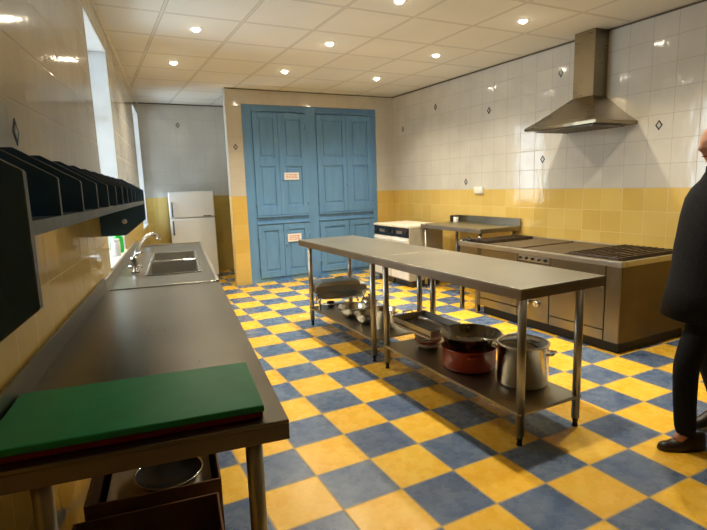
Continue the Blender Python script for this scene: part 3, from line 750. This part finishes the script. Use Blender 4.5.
def head(bm):
    segs, rings = 40, 28; V = []
    for j in range(rings + 1):
        th = PI * j / rings; row = []
        for i in range(segs):
            ph = 2 * PI * i / segs
            x = math.sin(th) * math.cos(ph); y = math.sin(th) * math.sin(ph); z = math.cos(th)
            X = x * .098; Y = y * .077; Z = z * .118
            if z < 0: k = 1 + .30 * z; Y *= k; X *= (1 + .12 * z) if x > 0 else (1 + .35 * z)
            if x > 0:
                fr_ = max(0, 1 - abs(y) * 3.6)
                nose = (max(0, 1 - abs((z + .27) / .12)) if z < -.27 else max(0, 1 - (z + .27) / .36)) * fr_ ** 1.1; X += nose * .030
                brow = math.exp(-((z - .10) / .09) ** 2) * max(0, 1 - abs(y) * 1.5); X += .006 * brow
                sock = math.exp(-((z + .02) / .08) ** 2) * math.exp(-((abs(y) - .38) / .16) ** 2); X -= .010 * sock
                lip = (math.exp(-((z + .50) / .05) ** 2) + math.exp(-((z + .61) / .05) ** 2)) * max(0, 1 - abs(y) * 2.6); X += .006 * lip
                chin = math.exp(-((z + .86) / .12) ** 2) * max(0, 1 - abs(y) * 2); X += .016 * chin
            row.append(bm.verts.new(HC + Vector((X, Y, Z))))
        V.append(row)
    for a, b in zip(V, V[1:]):
        for i in range(segs):
            try: bm.faces.new([a[i], b[i], b[(i + 1) % segs], a[(i + 1) % segs]])
            except ValueError: pass
    for s_ in (-1, 1):   # ears
        base = [bm.verts.new(HC + Vector((-.01 + .018 * math.cos(q * PI / 6), s_ * (.078 + (.014 if q in (4, 5, 6, 7, 8) else .006)), -.01 + .032 * math.sin(q * PI / 6)))) for q in range(12)]
        inn = [bm.verts.new(HC + Vector((-.008 + .009 * math.cos(q * PI / 6), s_ * .066, -.01 + .018 * math.sin(q * PI / 6)))) for q in range(12)]
        for q in range(12): bm.faces.new([base[q], base[(q + 1) % 12], inn[(q + 1) % 12], inn[q]])
        bm.faces.new(base)
# hips, legs (left leg forward), torso, arms swung back
hip = (-.05, 0, .95)
P_ = [(-.05, 0, .95, .11), (-.04, 0, 1.15, .11), (-.05, 0, 1.33, .10), (-.05, 0, 1.44, .07), (-.04, 0, 1.53, .052), (-.035, 0, 1.62, .055),
      (-.03, .10, .90, .085), (.135, .11, .50, .052), (.105, .11, .10, .036), (.17, .12, .045, .032),
      (-.05, -.10, .90, .085), (-.13, -.11, .50, .052), (-.26, -.11, .13, .036), (-.18, -.12, .05, .032),
      (-.08, .16, 1.42, .045), (-.165, .24, 1.18, .038), (-.132, .228, .95, .028), (-.08, -.16, 1.42, .045), (-.11, -.245, 1.18, .038), (-.09, -.235, .95, .028)]
E_ = [(0, 1), (1, 2), (2, 3), (3, 4), (4, 5), (0, 6), (6, 7), (7, 8), (8, 9), (0, 10), (10, 11), (11, 12), (12, 13), (3, 14), (14, 15), (15, 16), (3, 17), (17, 18), (18, 19)]
def hand(wi, s_):
    wx, wy, wz, _ = P_[wi]; k = len(P_)
    P_.append((wx + .012, wy, wz - .05, (.018, .030))); E_.append((wi, k))
    P_.append((wx + .018, wy, wz - .085, (.015, .032))); E_.append((k, k + 1))
    for f, (dx, ln) in enumerate(((.030, .070), (.011, .082), (-.009, .076), (-.028, .060))):
        n = len(P_); bx, bz = wx + .018 + dx, wz - .10
        P_.append((bx, wy, bz, .009)); E_.append((k + 1, n))
        P_.append((bx + .004, wy - s_ * .008, bz - ln * .5, .008)); E_.append((n, n + 1))
        P_.append((bx + .004, wy - s_ * .024, bz - ln * .9, .007)); E_.append((n + 1, n + 2))
    n = len(P_)
    P_.append((wx + .045, wy - s_ * .008, wz - .065, .011)); E_.append((k, n)); P_.append((wx + .058, wy - s_ * .016, wz - .105, .009)); E_.append((n, n + 1))
hand(16, 1); hand(19, -1)
skin('body', P_, E_, M['skin'], person, 1, 0, head)
# eyes, brows
for s_ in (-1, 1):
    MB().lathe([(0, -.009), (.006, -.007), (.009, 0), (.006, .007), (0, .009)], (HC.x + .076, s_ * .029, HC.z - .002), 14).build('eye', M['white'], person)
for s_ in (-1, 1):
    MB().tube([(HC.x + .086, s_ * .014, HC.z + .018), (HC.x + .083, s_ * .030, HC.z + .023), (HC.x + .070, s_ * .046, HC.z + .018)], .0035, 8).build('eyebrow', M['hair'], person)
MB().tube([(HC.x + .078, -.022, HC.z - .065), (HC.x + .087, 0, HC.z - .064), (HC.x + .078, .022, HC.z - .065)], .003, 8).build('mouth', M['orange'], person)
# coat
m = MB(); prev = None; N = 32
for z, front, back_, ry in ((.735, .205, -.21, .215), (.74, .215, -.22, .225), (.90, .185, -.20, .215), (1.02, .165, -.19, .205), (1.13, .160, -.19, .20), (1.30, .130, -.18, .205), (1.40, .105, -.165, .20), (1.455, .085, -.145, .165), (1.50, .060, -.125, .11), (1.545, .045, -.115, .075), (1.575, .045, -.115, .072)):
    cx_ = (front + back_) / 2 - .03; rx = (front - back_) / 2; cur = []
    for k in range(N):
        q = 2 * PI * k / N; fold = 1 + .02 * math.sin(5 * q) * max(0, (1.2 - z))
        cur.append(m.bm.verts.new((cx_ + rx * fold * math.copysign(abs(math.cos(q)) ** .9, math.cos(q)), ry * fold * math.copysign(abs(math.sin(q)) ** .9, math.sin(q)), z)))
    if prev:
        for k in range(N): ff = m.bm.faces.new([prev[k], prev[(k + 1) % N], cur[(k + 1) % N], cur[k]]); ff.smooth = True
    else: m.bm.faces.new(cur)
    prev = cur
coat = m.build('coat', M['cloth'], person)
m = MB()
m.tube([(-.06, .06, 1.452), (-.065, .11, 1.44), (-.075, .16, 1.415), (-.09, .205, 1.37), (-.11, .235, 1.29), (-.165, .245, 1.17), (-.155, .24, 1.06), (-.132, .228, .945)], [.03, .055, .068, .074, .068, .062, .055, .050], 20)
m.tube([(-.06, -.06, 1.452), (-.065, -.11, 1.44), (-.075, -.16, 1.415), (-.09, -.205, 1.37), (-.10, -.235, 1.29), (-.11, -.25, 1.17), (-.10, -.245, 1.06), (-.09, -.235, .945)], [.03, .055, .068, .074, .068, .062, .055, .050], 20)
m.build('sleeves', M['cloth'], coat)
T_ = [(-.05, 0, .96, .12), (-.01, .10, .86, .105), (.135, .11, .50, .070), (.125, .11, .27, .062), (.105, .11, .065, .058), (-.05, -.10, .86, .105), (-.13, -.11, .50, .072), (-.20, -.11, .30, .062), (-.26, -.11, .13, .058)]
skin('trousers', T_, [(0, 1), (1, 2), (2, 3), (3, 4), (0, 5), (5, 6), (6, 7), (7, 8)], M['trouser'], person, 2)
def shoe(x, y, z, pitch):
    m = MB(); n = 14; prev = None
    for i in range(n + 1):
        q = i / n; xx = -.08 + .255 * q
        w_ = .036 + .012 * math.sin(PI * min(1, q * 1.15)); w_ *= 1 if q < .85 else math.sqrt(max(.05, 1 - ((q - .85) / .16) ** 2)); w_ *= 1 if q > .08 else .75 + 3 * q
        hh = .085 if q < .35 else .085 - .05 * min(1, (q - .35) / .4); hh *= 1 if q < .9 else 1 - (q - .9) * 5
        cur = [m.bm.verts.new((xx, w_ * math.cos(a), .012 + max(0, hh) * (math.sin(a) if math.sin(a) > 0 else 0) - (.012 if math.sin(a) <= 0.01 else 0))) for a in [2 * PI * k / 16 for k in range(16)]]
        if prev:
            for k in range(16): m.bm.faces.new([prev[k], prev[(k + 1) % 16], cur[(k + 1) % 16], cur[k]])
        else: m.bm.faces.new(cur)
        prev = cur
    m.bm.faces.new(prev[::-1])
    o = m.build('shoe', M['leather'], person); o.location = (x, y, z); o.rotation_euler = (0, pitch, 0)
    for p in o.data.polygons: p.use_smooth = True
shoe(.085, .115, .002, 0); shoe(-.255, -.115, .052, math.radians(14))
# hair: cap over back and top of the skull
m = MB(); V = []
for j in range(13):
    th = math.radians(4 + 100 * j / 12); row = []
    for i in range(33):
        p0 = 40 + 68 * min(1, max(0, (j - 3) / 4)); ph = math.radians(p0 + (360 - 2 * p0) * i / 32)
        row.append(m.bm.verts.new(HC + Vector((math.sin(th) * math.cos(ph) * .105, math.sin(th) * math.sin(ph) * .084, math.cos(th) * .126))))
    V.append(row)
for a, b in zip(V, V[1:]):
    for i in range(32):
        f = m.bm.faces.new([a[i], a[i + 1], b[i + 1], b[i]]); f.smooth = True
hr = m.build('hair', M['hair'], person); s = hr.modifiers.new('thick', 'SOLIDIFY'); s.thickness = .008; s.offset = -1

# ------------------------------------------------------------------ camera
Cp = Vector((-.9339, -2.3168, 1.5378)); yaw, pit, rol = .4774, .1591, -.0319
f = Vector((math.sin(yaw) * math.cos(pit), math.cos(yaw) * math.cos(pit), -math.sin(pit)))
rt0 = Vector((math.cos(yaw), -math.sin(yaw), 0)); up0 = rt0.cross(f)
R_ = rt0 * math.cos(rol) + up0 * math.sin(rol); U_ = -rt0 * math.sin(rol) + up0 * math.cos(rol)
cam = bpy.data.cameras.new('camera'); co = bpy.data.objects.new('camera', cam); COL.objects.link(co)
mt = Matrix(((R_.x, U_.x, -f.x, Cp.x), (R_.y, U_.y, -f.y, Cp.y), (R_.z, U_.z, -f.z, Cp.z), (0, 0, 0, 1)))
co.matrix_world = mt; cam.sensor_width = 36; cam.lens = 502.75 / 707 * 36; cam.clip_start = .02
sc.camera = co
sc.view_settings.view_transform = 'Standard'; sc.view_settings.look = 'None'; sc.view_settings.exposure = 0.2; sc.view_settings.gamma = 1
